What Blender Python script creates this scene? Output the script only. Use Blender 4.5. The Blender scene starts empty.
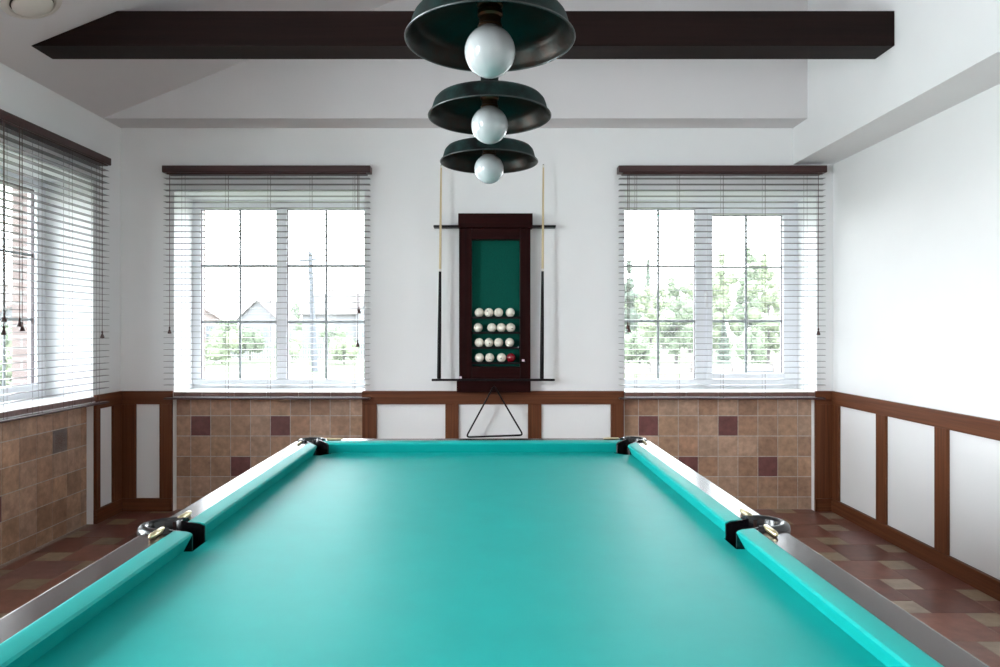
import bpy, math, random
from mathutils import Vector, Matrix
random.seed(7)
PI = math.pi
SC = bpy.context.scene
COL = SC.collection
CZ = 1.32            # eye height of the camera above the floor

# ------------------------------------------------------------------ materials
def new_mat(name):
    m = bpy.data.materials.new(name); m.use_nodes = True
    nt = m.node_tree; b = nt.nodes['Principled BSDF']
    return m, nt, b
def N(nt, t, **kw):
    n = nt.nodes.new(t)
    for k, v in kw.items(): setattr(n, k, v)
    return n
def texco(nt, scale=(1, 1, 1), rot=(0, 0, 0)):
    tc = N(nt, 'ShaderNodeTexCoord'); mp = N(nt, 'ShaderNodeMapping')
    mp.inputs['Scale'].default_value = scale; mp.inputs['Rotation'].default_value = rot
    nt.links.new(tc.outputs['Object'], mp.inputs['Vector'])
    return mp.outputs['Vector']
def noise(nt, vec, scale, detail=4, rough=.5):
    n = N(nt, 'ShaderNodeTexNoise'); n.inputs['Scale'].default_value = scale
    n.inputs['Detail'].default_value = detail; n.inputs['Roughness'].default_value = rough
    nt.links.new(vec, n.inputs['Vector']); return n.outputs['Fac']
def ramp(nt, fac, stops):
    r = N(nt, 'ShaderNodeValToRGB'); nt.links.new(fac, r.inputs['Fac'])
    els = r.color_ramp.elements
    while len(els) < len(stops): els.new(.5)
    for e, (p, c) in zip(els, stops): e.position = p; e.color = (*c, 1)
    return r.outputs['Color']
def bump(nt, b, h, strength=.2, dist=.002):
    n = N(nt, 'ShaderNodeBump'); n.inputs['Strength'].default_value = strength
    n.inputs['Distance'].default_value = dist
    nt.links.new(h, n.inputs['Height']); nt.links.new(n.outputs['Normal'], b.inputs['Normal'])
def simple(name, col, rough=.5, metal=0, spec=.5, coat=0, nscale=0, namp=.1, bmp=0):
    m, nt, b = new_mat(name)
    b.inputs['Base Color'].default_value = (*col, 1); b.inputs['Roughness'].default_value = rough
    b.inputs['Metallic'].default_value = metal; b.inputs['Specular IOR Level'].default_value = spec
    b.inputs['Coat Weight'].default_value = coat
    if nscale:
        f = noise(nt, texco(nt), nscale)
        lo = tuple(c * (1 - namp) for c in col); hi = tuple(min(1, c * (1 + namp)) for c in col)
        nt.links.new(ramp(nt, f, [(.3, lo), (.7, hi)]), b.inputs['Base Color'])
        if bmp: bump(nt, b, f, bmp)
    return m
def wood(name, dark, light, axis='z', rough=.4, coat=0, spec=.5, coat_r=.1, fine=60):
    m, nt, b = new_mat(name)
    s = {'x': (1.2, fine, fine), 'y': (fine, 1.2, fine), 'z': (fine, fine, 1.2)}[axis]
    f = noise(nt, texco(nt, s), 1.0, 6, .6)
    nt.links.new(ramp(nt, f, [(.3, dark), (.7, light)]), b.inputs['Base Color'])
    b.inputs['Roughness'].default_value = rough; b.inputs['Coat Weight'].default_value = coat
    b.inputs['Coat Roughness'].default_value = coat_r; b.inputs['Specular IOR Level'].default_value = spec
    bump(nt, b, f, .15, .001)
    return m
def tilemat(name, rough=.45, spec=.5, mott=22, amp=.35):
    """glazed tile whose own colour is stored per tile in the attribute 'tile'"""
    m, nt, b = new_mat(name)
    a = N(nt, 'ShaderNodeAttribute'); a.attribute_name = 'tile'
    v = texco(nt)
    f = noise(nt, v, mott, 5, .65); f2 = noise(nt, v, mott * .25, 3)
    r1 = ramp(nt, f, [(.25, (1 - amp,) * 3), (.75, (1 + amp * .6,) * 3)])
    r2 = ramp(nt, f2, [(.3, (.85, .82, .8)), (.7, (1.12, 1.1, 1.08))])
    mx = N(nt, 'ShaderNodeMix', data_type='RGBA', blend_type='MULTIPLY'); mx.inputs[0].default_value = 1
    nt.links.new(a.outputs['Color'], mx.inputs[6]); nt.links.new(r1, mx.inputs[7])
    mx2 = N(nt, 'ShaderNodeMix', data_type='RGBA', blend_type='MULTIPLY'); mx2.inputs[0].default_value = 1
    nt.links.new(mx.outputs[2], mx2.inputs[6]); nt.links.new(r2, mx2.inputs[7])
    nt.links.new(mx2.outputs[2], b.inputs['Base Color'])
    b.inputs['Roughness'].default_value = rough; b.inputs['Specular IOR Level'].default_value = spec
    bump(nt, b, f, .25, .002)
    return m

M = {}
M['paint'] = simple('wall paint', (.83, .835, .835), .7, nscale=3, namp=.012)
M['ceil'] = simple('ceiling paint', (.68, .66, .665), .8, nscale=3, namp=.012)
M['panel'] = simple('panel paint', (.86, .89, .95), .45)
M['pvc'] = simple('white window plastic', (.80, .81, .84), .3)
M['seal'] = simple('grey rubber seal', (.12, .10, .11), .6)
M['muntin'] = simple('grey glazing bar', (.33, .36, .37), .4)
M['sill'] = simple('white sill', (.82, .80, .77), .25)
M['profile'] = simple('pale edge profile', (.86, .84, .86), .3)
M['sill_tile'] = simple('brown glazed edging', (.16, .085, .07), .3, nscale=30, namp=.2)
M['slat'] = wood('blind slat grey brown', (.12, .105, .102), (.16, .14, .135), 'x', .3)
M['headrail'] = wood('blind headrail mahogany', (.035, .012, .011), (.06, .022, .02), 'x', .35)
M['cord'] = simple('blind cord', (.12, .075, .065), .8)
M['tassel'] = simple('blind tassel wood', (.05, .012, .01), .3)
M['wains'] = wood('brown wainscot wood', (.080, .024, .009), (.165, .056, .023), 'z', .5, 0, .2)
M['wains_h'] = wood('brown wainscot rail wood', (.080, .024, .009), (.165, .056, .023), 'x', .5, 0, .2)
M['wains_y'] = wood('brown wainscot rail wood along', (.080, .024, .009), (.165, .056, .023), 'y', .5, 0, .2)
M['beam'] = wood('dark stained beam', (.006, .0022, .0018), (.015, .006, .005), 'x', .55, spec=.12, fine=35)
M['rack'] = wood('dark mahogany rack', (.009, .0014, .0014), (.024, .0038, .0036), 'z', .4, 0, .07)
M['rack_h'] = wood('dark mahogany rack across', (.009, .0014, .0014), (.024, .0038, .0036), 'x', .4, 0, .07)
M['felt'] = simple('dark green felt', (.004, .085, .062), .95, spec=.1, nscale=150, namp=.15)
M['tile'] = tilemat('apron tile', .42)
M['floor_tile'] = tilemat('floor tile', .33, mott=14, amp=.28)
M['grout'] = simple('grout', (.50, .45, .40), .9, nscale=60, namp=.2)
M['fgrout'] = simple('floor grout', (.36, .29, .25), .9, nscale=60, namp=.2)
M['decor'] = None
M['black'] = simple('black leather', (.003, .002, .003), .27, spec=.5)
M['black_bar'] = simple('black bar', (.004, .002, .003), .4, spec=.2)
M['brass'] = simple('pale brass', (.80, .68, .42), .3, metal=1)
M['ivory'] = simple('ball ivory', (.80, .77, .66), .12, coat=.4, nscale=25, namp=.03)
M['redball'] = simple('ball red', (.22, .004, .012), .1, coat=.4)
M['maple'] = wood('cue maple', (.52, .40, .22), (.68, .55, .34), 'z', .3)
M['cuebutt'] = simple('cue butt', (.003, .0012, .002), .35, spec=.12)
M['wrap'] = simple('cue ring pale', (.7, .65, .6), .3)
M['chalk'] = simple('chalk top', (.55, .30, .42), .9)
M['chalkpaper'] = simple('chalk paper', (.80, .62, .70), .7)
M['chrome'] = simple('handle white metal', (.75, .75, .76), .25)
M['vent'] = simple('ceiling vent cream', (.66, .62, .56), .45)
M['ventdark'] = simple('ceiling vent gap', (.05, .045, .04), .8)
M['dot'] = simple('ball dot', (.03, .03, .03), .5)

def cloth():
    m, nt, b = new_mat('turquoise billiard cloth')
    v = texco(nt)
    f = noise(nt, v, 9, 4, .6); g = noise(nt, v, 420, 2, .5)
    nt.links.new(ramp(nt, f, [(.3, (.0012, .305, .282)), (.7, (.002, .33, .306))]), b.inputs['Base Color'])
    b.inputs['Roughness'].default_value = .48; b.inputs['Specular IOR Level'].default_value = .30
    b.inputs['Sheen Weight'].default_value = 0; b.inputs['Sheen Roughness'].default_value = .4
    b.inputs['Sheen Tint'].default_value = (.6, 1, .97, 1)
    bump(nt, b, g, .12, .0006)
    return m
M['cloth'] = cloth()
def railwood():
    m, nt, b = new_mat('lacquered dark table rail')
    f = noise(nt, texco(nt, (60, 1.5, 60)), 1, 6, .6)
    nt.links.new(ramp(nt, f, [(.3, (.020, .011, .010)), (.7, (.045, .024, .021))]), b.inputs['Base Color'])
    b.inputs['Roughness'].default_value = .22; b.inputs['Specular IOR Level'].default_value = .5
    b.inputs['Coat Weight'].default_value = .12; b.inputs['Coat Roughness'].default_value = .14
    return m
M['rail'] = railwood()
def patina(name, base, teal, amt, metal=.6, rough=.42, spec=.25):
    m, nt, b = new_mat(name)
    f = noise(nt, texco(nt), 14, 8, .72)
    nt.links.new(ramp(nt, f, [(.40, base), (amt, teal)]), b.inputs['Base Color'])
    b.inputs['Metallic'].default_value = metal; b.inputs['Roughness'].default_value = rough
    b.inputs['Specular IOR Level'].default_value = spec
    bump(nt, b, f, .3, .002)
    return m
M['shade_out'] = patina('aged green copper', (.0018, .0022, .0022), (.008, .032, .029), .72, 0, .5, .09)
M['shade_in'] = patina('aged copper inside', (.020, .010, .006), (.004, .024, .024), .75, .6, .38, .2)
M['rim'] = simple('worn rim metal', (.05, .055, .055), .35, metal=.8)
M['socket'] = simple('old brass socket', (.10, .055, .03), .35, metal=.9)
def opal():
    m, nt, b = new_mat('opal bulb glass')
    b.inputs['Base Color'].default_value = (.44, .46, .465, 1); b.inputs['Roughness'].default_value = .12
    b.inputs['Subsurface Weight'].default_value = .35; b.inputs['Subsurface Radius'].default_value = (.03, .03, .03)
    b.inputs['Subsurface Scale'].default_value = 1
    b.inputs['Coat Weight'].default_value = .5
    return m
M['opal'] = opal()
def glass():
    m = bpy.data.materials.new('window glass'); m.use_nodes = True
    nt = m.node_tree; nt.nodes.clear()
    o = N(nt, 'ShaderNodeOutputMaterial'); t = N(nt, 'ShaderNodeBsdfTransparent'); g = N(nt, 'ShaderNodeBsdfGlossy')
    g.inputs['Roughness'].default_value = .02
    t.inputs['Color'].default_value = (.96, .975, .97, 1)
    lw = N(nt, 'ShaderNodeLayerWeight'); lw.inputs['Blend'].default_value = .5
    pw = N(nt, 'ShaderNodeMath', operation='POWER'); pw.inputs[1].default_value = 5
    ml_ = N(nt, 'ShaderNodeMath', operation='MULTIPLY_ADD'); ml_.inputs[1].default_value = .5; ml_.inputs[2].default_value = .02
    nt.links.new(lw.outputs['Facing'], pw.inputs[0]); nt.links.new(pw.outputs[0], ml_.inputs[0])
    mx = N(nt, 'ShaderNodeMixShader')
    nt.links.new(ml_.outputs[0], mx.inputs[0]); nt.links.new(t.outputs[0], mx.inputs[1]); nt.links.new(g.outputs[0], mx.inputs[2])
    # slight translucency added to the pane to imitate hazy glare over the garden
    d = N(nt, 'ShaderNodeBsdfTranslucent'); d.inputs['Color'].default_value = (.9, .9, .9, 1)
    mx2 = N(nt, 'ShaderNodeMixShader'); mx2.inputs[0].default_value = .014
    nt.links.new(mx.outputs[0], mx2.inputs[1]); nt.links.new(d.outputs[0], mx2.inputs[2])
    nt.links.new(mx2.outputs[0], o.inputs['Surface'])
    return m
M['glass'] = glass()
def brick():
    m, nt, b = new_mat('outside brick')
    t = N(nt, 'ShaderNodeTexBrick')
    tc = N(nt, 'ShaderNodeTexCoord')
    sx = N(nt, 'ShaderNodeSeparateXYZ'); cx = N(nt, 'ShaderNodeCombineXYZ'); ad = N(nt, 'ShaderNodeMath', operation='ADD')
    nt.links.new(tc.outputs['Object'], sx.inputs[0])
    nt.links.new(sx.outputs[0], ad.inputs[0]); nt.links.new(sx.outputs[1], ad.inputs[1])
    nt.links.new(ad.outputs[0], cx.inputs[0]); nt.links.new(sx.outputs[2], cx.inputs[1])
    nt.links.new(cx.outputs[0], t.inputs['Vector'])
    t.inputs['Scale'].default_value = 1; t.inputs['Brick Width'].default_value = .25; t.inputs['Row Height'].default_value = .075
    t.inputs['Mortar Size'].default_value = .008
    t.inputs['Color1'].default_value = (.15, .105, .095, 1); t.inputs['Color2'].default_value = (.19, .14, .125, 1)
    t.inputs['Mortar'].default_value = (.22, .21, .20, 1)
    nt.links.new(t.outputs['Color'], b.inputs['Base Color']); b.inputs['Roughness'].default_value = .9
    return m
M['brick'] = brick()
M['grass'] = simple('lawn grass', (.078, .088, .052), .95, spec=.1, nscale=.5, namp=.3)
M['gravel'] = simple('pale gravel path', (.12, .12, .11), .95, nscale=4, namp=.15)
M['leaf_a'] = simple('leaves light green', (.17, .20, .12), .7, spec=.2, nscale=.8, namp=.3)
M['leaf_b'] = simple('leaves mid green', (.13, .16, .10), .7, spec=.2, nscale=.8, namp=.3)
M['leaf_c'] = simple('needles grey green', (.09, .11, .085), .8, spec=.2, nscale=.8, namp=.3)
M['bark'] = simple('bark', (.06, .05, .045), .9, nscale=6, namp=.3)
M['roof_r'] = simple('red roof', (.10, .068, .06), .8, nscale=2, namp=.15)
M['roof_g'] = simple('grey brown roof', (.085, .070, .066), .8, nscale=2, namp=.15)
M['plaster'] = simple('pale plaster', (.12, .12, .125), .85)
M['concrete'] = simple('pole concrete', (.07, .075, .085), .85, nscale=4, namp=.1)
M['cream'] = simple('cream fence panel', (.15, .135, .125), .8)
M['darkwin'] = simple('dark window pane', (.06, .07, .08), .15)
M['door'] = simple('door paint', (.6, .6, .58), .4)

# ------------------------------------------------------------------ mesh building
class MB:
    def __init__(s): s.v = []; s.f = []; s.c = []; s.col = (1, 1, 1); s.mi = []; s.m = 0
    def face(s, idx): s.f.append(tuple(idx)); s.c.append(s.col); s.mi.append(s.m)
    def box(s, x0, x1, y0, y1, z0, z1, skip=()):
        if x0 > x1: x0, x1 = x1, x0
        if y0 > y1: y0, y1 = y1, y0
        if z0 > z1: z0, z1 = z1, z0
        b = len(s.v)
        s.v += [(x0, y0, z0), (x1, y0, z0), (x1, y1, z0), (x0, y1, z0), (x0, y0, z1), (x1, y0, z1), (x1, y1, z1), (x0, y1, z1)]
        for n, q in (('b', (0, 3, 2, 1)), ('t', (4, 5, 6, 7)), ('f', (0, 1, 5, 4)), ('r', (1, 2, 6, 5)), ('k', (2, 3, 7, 6)), ('l', (3, 0, 4, 7))):
            if n not in skip: s.face([b + i for i in q])
        return s
    def prism(s, pts, fn, a, b_):
        """pts: 2-D polygon, fn(p, t) -> 3-D, extruded between t=a and t=b_"""
        n = len(pts); o = len(s.v)
        s.v += [tuple(fn(p, a)) for p in pts] + [tuple(fn(p, b_)) for p in pts]
        for i in range(n): j = (i + 1) % n; s.face((o + i, o + j, o + n + j, o + n + i))
        s.face([o + i for i in reversed(range(n))]); s.face([o + n + i for i in range(n)])
        return s
    def rings(s, rs, cap0=True, cap1=True, closed=True):
        n = len(rs[0]); o = len(s.v)
        for r in rs: s.v += [tuple(p) for p in r]
        for k in range(len(rs) - 1):
            for i in range(n if closed else n - 1):
                j = (i + 1) % n
                s.face((o + k * n + i, o + k * n + j, o + (k + 1) * n + j, o + (k + 1) * n + i))
        if cap0: s.face([o + i for i in reversed(range(n))])
        if cap1: s.face([o + (len(rs) - 1) * n + i for i in range(n)])
        return s
    def lathe(s, prof, c=(0, 0, 0), n=32, cap0=False, cap1=False, rot=None):
        rs = []
        for r, z in prof:
            ring = []
            for i in range(n):
                a = 2 * PI * i / n; p = Vector((r * math.cos(a), r * math.sin(a), z))
                if rot: p = rot @ p
                ring.append(p + Vector(c))
            rs.append(ring)
        return s.rings(rs, cap0, cap1)
    def tube(s, pts, rad, n=8, closed=False):
        pts = [Vector(p) for p in pts]; m = len(pts); rs = []
        if not isinstance(rad, (list, tuple)): rad = [rad] * m
        for k, p in enumerate(pts):
            if closed: d = pts[(k + 1) % m] - pts[k - 1]
            else: d = pts[min(k + 1, m - 1)] - pts[max(k - 1, 0)]
            d.normalize()
            up = Vector((0, 0, 1)) if abs(d.z) < .9 else Vector((0, 1, 0))
            u = d.cross(up).normalized(); w = u.cross(d)
            rs.append([p + (u * math.cos(2 * PI * i / n) + w * math.sin(2 * PI * i / n)) * rad[k] for i in range(n)])
        if closed: rs.append(rs[0]); return s.rings(rs, False, False)
        return s.rings(rs)
    def sphere(s, c, r, nu=20, nv=12):
        return s.lathe([(r * math.sin(PI * k / nv) if 0 < k < nv else 1e-5, -r * math.cos(PI * k / nv)) for k in range(nv + 1)], c, nu)
    def quad(s, a, b, c, d):
        o = len(s.v); s.v += [tuple(a), tuple(b), tuple(c), tuple(d)]; s.face((o, o + 1, o + 2, o + 3)); return s
    def build(s, name, mat, parent=None, loc=None, smooth=False, bevel=0, tint=False, seg=2, angle=40):
        me = bpy.data.meshes.new(name)
        off = Vector(loc) if loc is not None else Vector((0, 0, 0))
        me.from_pydata([tuple(Vector(v) - off) for v in s.v], [], s.f)
        mats = mat if isinstance(mat, (list, tuple)) else [mat]
        for m in mats: me.materials.append(m)
        for p, i in zip(me.polygons, s.mi): p.material_index = i
        if tint:
            ca = me.color_attributes.new('tile', 'FLOAT_COLOR', 'CORNER')
            for p, c in zip(me.polygons, s.c):
                for li in p.loop_indices: ca.data[li].color = (*c, 1)
        me.validate()
        import bmesh
        bm = bmesh.new(); bm.from_mesh(me); bmesh.ops.recalc_face_normals(bm, faces=bm.faces); bm.to_mesh(me); bm.free()
        if smooth:
            for p in me.polygons: p.use_smooth = True
            me.set_sharp_from_angle(angle=math.radians(angle))
        o = bpy.data.objects.new(name, me); COL.objects.link(o)
        if parent: o.parent = parent
        if loc is not None: o.location = loc
        if bevel:
            md = o.modifiers.new('Bevel', 'BEVEL'); md.width = bevel; md.segments = seg; md.limit_method = 'ANGLE'
            md.angle_limit = math.radians(40); md.harden_normals = False
        return o

def tag(o, label=None, cat=None, group=None, kind=None):
    if label: o['label'] = label
    if cat: o['category'] = cat
    if group: o['group'] = group
    if kind: o['kind'] = kind
    return o
def thing(name, label, cat, loc=(0, 0, 0), rz=0, group=None):
    o = bpy.data.objects.new(name, None); COL.objects.link(o); o.location = loc; o.rotation_euler = (0, 0, rz)
    o.empty_display_size = .1
    return tag(o, label, cat, group)
def root(name, loc=(0, 0, 0), kind='structure', label=None, cat=None):
    o = bpy.data.objects.new(name, None); COL.objects.link(o); o.location = loc
    return tag(o, label, cat, kind=kind)
def copy_tree(o, parent=None):
    c = o.copy(); COL.objects.link(c); c.parent = parent
    for ch in [x for x in CHILDREN(o)]: copy_tree(ch, c)
    return c
def CHILDREN(o): return list(o.children)
def struct(o, label, cat): return tag(o, label, cat, kind='structure')

# ------------------------------------------------------------------ room
XL, XR, YB, YF = -2.71, 2.49, 5.19, -3.0
ZT = 2.794
SL = .404; XK = -.35; ZC = ZT + (XK - XL) * SL
OUT = .41           # wall body thickness
NI = .055           # depth of the tiled niches
OZ0, OZ1 = .85, 1.007 + CZ
BW = [(-2.321, -.928), (.968, 2.37)]      # window openings in the back wall
BN = [(-2.325, -.945), (.96, 2.352)]      # niches under them
LW = [(3.44, 4.83), (1.15, 2.55), (-1.35, .05)]   # openings in the left wall

w = MB()
w.box(XL - OUT, BW[0][0], YB, YB + OUT, 0, ZT)
w.box(BW[0][1], BW[1][0], YB, YB + OUT, 0, ZT)
w.box(BW[1][1], XR + .3, YB, YB + OUT, 0, ZT)
for (a, b), (na, nb) in zip(BW, BN):
    w.box(a, b, YB, YB + OUT, OZ1, ZT)
    w.box(na, nb, YB + NI, YB + OUT, 0, OZ0 - .03)
    if na > a: pass
w.box(-.945, -.928, YB, YB + OUT, 0, OZ0 - .03)
w.box(.96, .968, YB + NI, YB + OUT, 0, OZ0 - .03)
w.box(2.352, 2.37, YB, YB + OUT, 0, OZ0 - .03)
struct(w.build('wall_back', M['paint']), 'white painted end wall with two windows', 'wall')
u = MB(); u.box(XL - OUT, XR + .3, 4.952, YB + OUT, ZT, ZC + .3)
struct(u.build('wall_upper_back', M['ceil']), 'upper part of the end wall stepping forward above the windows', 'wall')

w = MB()
edges = [YF] + [e for p in sorted(LW) for e in p] + [YB + OUT]
for a, b in zip(edges[0::2], edges[1::2]): w.box(XL, XL - OUT, a, b, 0, ZT + .02)
for a, b in LW:
    w.box(XL, XL - OUT, a, b, OZ1, ZT + .02)
    w.box(XL - NI, XL - OUT, a, b, 0, OZ0 - .03)
struct(w.build('wall_left', M['paint']), 'white painted left wall with windows', 'wall')
w = MB(); w.box(XR, XR + .3, YF, YB + OUT, 0, ZC + .3)
struct(w.build('wall_right', M['paint']), 'plain white right wall over wooden panelling', 'wall')
w = MB(); w.box(XL - OUT, XR + .3, YF - .3, YF, 0, ZC + .3)
struct(w.build('wall_front', M['paint']), 'white wall behind the viewer', 'wall')
w = MB(); w.box(2.197, XR, YF, YB, 2.528, ZC + .3)
struct(w.build('wall_upper_right', M['paint']), 'white boxed bulkhead running along the right wall', 'wall')
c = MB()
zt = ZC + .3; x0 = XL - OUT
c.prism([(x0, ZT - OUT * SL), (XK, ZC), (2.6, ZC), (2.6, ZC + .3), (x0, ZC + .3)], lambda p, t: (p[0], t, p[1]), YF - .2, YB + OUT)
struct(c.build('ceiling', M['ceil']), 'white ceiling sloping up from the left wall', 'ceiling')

# floor: pinwheel pattern of large brown and small cream tiles
f = MB(); U = .151; g = .003
f.m = 1; f.box(XL - OUT, XR + .2, YF, YB + OUT, -.3, -.0015); f.m = 0
X0, Y0 = 2.203, 4.675        # a small tile's lower left corner
browns = [(.21, .080, .055), (.25, .100, .070), (.18, .068, .050), (.26, .125, .095), (.23, .110, .095), (.17, .060, .042)]
creams = [(.34, .26, .175), (.38, .30, .22), (.30, .225, .14)]
rnd = random.Random(3)
def ftile(xa, ya, s, col):
    xb, yb = xa + s, ya + s
    xa, xb = max(xa, XL - .01), min(xb, XR); ya, yb = max(ya, YF), min(yb, YB + NI)
    if xb - xa < .012 or yb - ya < .012: return
    k = rnd.uniform(.88, 1.1)
    f.col = tuple(v * k for v in col)
    f.box(xa + g, xb - g, ya + g, yb - g, -.0016, 0, skip=('b',))
for i in range(-45, 6):
    for j in range(-56, 10):
        if (j - 2 * i) % 5 == 0: ftile(X0 + i * U, Y0 + j * U, U, rnd.choice(creams))
        # big tile directly behind each small one in the pinwheel lattice
        if (j - 2 * i) % 5 == 1: ftile(X0 + (i - 1) * U, Y0 + j * U, 2 * U, rnd.choice(browns))
f.build('floor', [M['floor_tile'], M['fgrout']], tint=True)
struct(bpy.data.objects['floor'], 'floor of brown and cream ceramic tiles', 'floor')

# tiled niches under the windows
TAN = [(.46, .29, .19), (.42, .26, .175), (.50, .33, .235), (.39, .23, .15), (.45, .30, .215)]
RED = (.17, .062, .058); DEC = (.20, .16, .15)
def niche(n, lines_u, lines_z, special, mapf, label, seed):
    r = random.Random(seed); t = MB()
    t.m = 1
    a, b = lines_u[0], lines_u[-1]
    def bx(u0, u1, v0, v1, z0, z1):
        p, q = mapf(u0, v0), mapf(u1, v1); t.box(p[0], q[0], p[1], q[1], z0, z1)
    bx(a, b, -.010, 0, lines_z[0], lines_z[-1]); t.m = 0
    gg = .003
    for i in range(len(lines_u) - 1):
        for j in range(len(lines_z) - 1):
            k = r.uniform(.86, 1.08); base = special.get((i, j)) or r.choice(TAN)
            t.col = tuple(c * k for c in base) if (i, j) not in special else base
            bx(lines_u[i] + gg, lines_u[i + 1] - gg, -.0125, -.010, lines_z[j] + gg, lines_z[j + 1] - gg)
    if DECO.get(n):
        t.m = 2
        i, j = DECO[n]; cu = (lines_u[i] + lines_u[i + 1]) / 2; cz = (lines_z[j] + lines_z[j + 1]) / 2
        for k in range(8):      # raised scroll ornament on the one decorated tile
            a0 = k * PI / 4; 
            for m_ in range(6):
                aa = a0 + m_ * .35; rr = .012 + m_ * .008
                uu, zz = cu + rr * math.cos(aa), cz + rr * math.sin(aa)
                bx(uu - .003, uu + .003, -.0145, -.0125, zz - .003, zz + .003)
    o = t.build('trim_%d' % n, [M['tile'], M['grout'], M['sill_tile']], tint=True)
    struct(o, label, 'wall tiles')
DECO = {3: (5, 4)}
zrow = [0, .092, .241, .390, .540, .689, .815]
mb = lambda u_, v_: (u_, YB + NI + v_)
ml = lambda u_, v_: (XL - NI - v_, u_)
# left window niche: columns from pixel measures
cu = [-2.325 + .108 + .1465 * k for k in range(9)]
lu = [-2.325] + cu + [-.945]
sp = {}
for (i, j) in ((1, 4), (5, 4), (3, 2), (7, 2)): sp[(i, j)] = RED
niche(1, lu, zrow, sp, mb, 'tan wall tiles with scattered maroon ones under the left end window', 5)
lu = [.96] + [.96 + .118 + .1465 * k for k in range(9)]
lu = [v for v in lu if v < 2.30] + [2.352]
sp = {}
for (i, j) in ((1, 4), (5, 4), (3, 2), (7, 2)): sp[(i, j)] = RED
niche(2, lu, zrow, sp, mb, 'tan wall tiles with scattered maroon ones under the right end window', 8)
lu = [3.44] + [3.55 + .1515 * k for k in range(8)] + [4.763, 4.83]
lu = sorted(set(round(v, 4) for v in [3.44, 3.541, 3.692, 3.843, 3.993, 4.143, 4.300, 4.456, 4.607, 4.763, 4.83]))
sp = {(4 - 1, 2): RED, (7, 4): DEC}
DECO = {3: (7, 4)}
niche(3, lu, zrow, sp, ml, 'tan wall tiles with one ornamented tile under the side window', 11)
for n, (a, b) in zip((4, 5), LW[1:]):
    lu = [a + .1515 * k for k in range(9)] + [b]
    niche(n, lu, zrow, {(2, 4): RED, (6, 2): RED}, ml, 'tan wall tiles under a side window nearer the viewer', n)

# wooden wainscot: baseboard, stiles and top rail per stretch of wall
ZR0, ZR1, ZB = .780, .876, .095
def wainscot(n, side, spans, stiles, mapf, label, wrap0=False, wrap1=False):
    """spans: (a, b) along the wall; stiles: list of (a, b)"""
    t = MB(); bb = MB()
    def bx(m_, u0, u1, v0, v1, z0, z1):
        p, q = mapf(u0, v0), mapf(u1, v1); m_.box(p[0], q[0], p[1], q[1], z0, z1)
    a, b = spans
    bx(t, a, b, -.022, -.0005, ZR0, ZR1)
    t.m = 1
    for s0, s1 in stiles: bx(t, s0, s1, -.019, -.0005, ZB, ZR0)
    bx(bb, a, b, -.024, -.0005, 0.0005, ZB)
    if wrap0: bx(bb, a + .001, a + .012, -.024, NI - .014, 0.0005, ZB)   # returns into the niche
    if wrap1: bx(bb, b - .012, b - .001, -.024, NI - .014, 0.0005, ZB)
    h = M['wains_h'] if side == 'back' else M['wains_y']
    o = t.build('trim_%d' % n, [h, M['wains']], bevel=.002); struct(o, label, 'wainscot')
    o = bb.build('baseboard_%s' % side if side not in BBN else 'baseboard_%s_%d' % (side, n), h, bevel=.002); BBN.add(side)
    struct(o, 'brown wooden baseboard along ' + label.split(' on ')[-1] if ' on ' in label else label, 'baseboard')
BBN = set()
fb = lambda u_, v_: (u_, YB + v_)
fl = lambda u_, v_: (XL - v_, u_)
fr = lambda u_, v_: (XR + v_, u_)
wainscot(6, 'back', (XL, -2.328), [(XL, -2.593), (-2.42, -2.328)], fb, 'dark brown framed white panel on the left corner of the end wall', wrap1=True)
wainscot(7, 'back', (-.945, .96), [(-.945, -.84), (-.34, -.243), (.262, .36), (.865, .96)], fb, 'brown framed white panels on the end wall between the windows')
wainscot(8, 'back', (2.352, XR), [(2.352, XR)], fb, 'brown wooden post on the right corner of the end wall', wrap0=True)
st = [(5.077, 5.19 - .022)]; y = 4.58
while y > YF + .2: st.append((y - .109, y)); y -= .606
wainscot(9, 'right', (YF, YB - .0225), st, fr, 'brown framed white panels on the right wall')
wainscot(10, 'left', (4.832, YB - .0225), [(4.832, 4.889), (5.06, 5.19 - .022)], fl, 'dark brown framed white panel on the left wall by the corner', wrap0=True)
wainscot(11, 'left', (2.55, 3.44), [(2.55, 2.65), (2.945, 3.045), (3.34, 3.44)], fl, 'brown framed white panels on the left wall nearer the viewer')
wainscot(12, 'left', (.05, 1.15), [(.05, .15), (.55, .65), (1.05, 1.15)], fl, 'brown framed white panels on the left wall beside the viewer')

# outer brick leaf of the house
o_ = MB()
yo0, yo1 = YB + OUT, YB + OUT + .12
ex = [XL - OUT - .12, BW[0][0] + .015, BW[0][1] - .03, BW[1][0] + .03, BW[1][1] - .03, XR + .4]
for a, b in zip(ex[0::2], ex[1::2]): o_.box(a, b, yo0 + .001, yo1, -.6, ZC + .3)
for a, b in ((ex[1], ex[2]), (ex[3], ex[4])):
    o_.box(a, b, yo0 + .001, yo1, OZ1 + .03, ZC + .3); o_.box(a, b, yo0 + .001, yo1, -.6, OZ0 - .05)
xo0, xo1 = XL - OUT - .001, XL - OUT - .12
ed = [YF] + [e for p in sorted(LW) for e in (p[0] + .02, p[1] - .03)] + [yo0]
for a, b in zip(ed[0::2], ed[1::2]): o_.box(xo0, xo1, a, b, -.6, ZC)
for a, b in LW:
    o_.box(xo0, xo1, a + .02, b - .03, OZ1 + .03, ZC); o_.box(xo0, xo1, a + .02, b - .03, -.6, OZ0 - .05)
struct(o_.build('wall_exterior', M['brick']), 'outer brick skin of the house seen past the window edges', 'wall')

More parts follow.
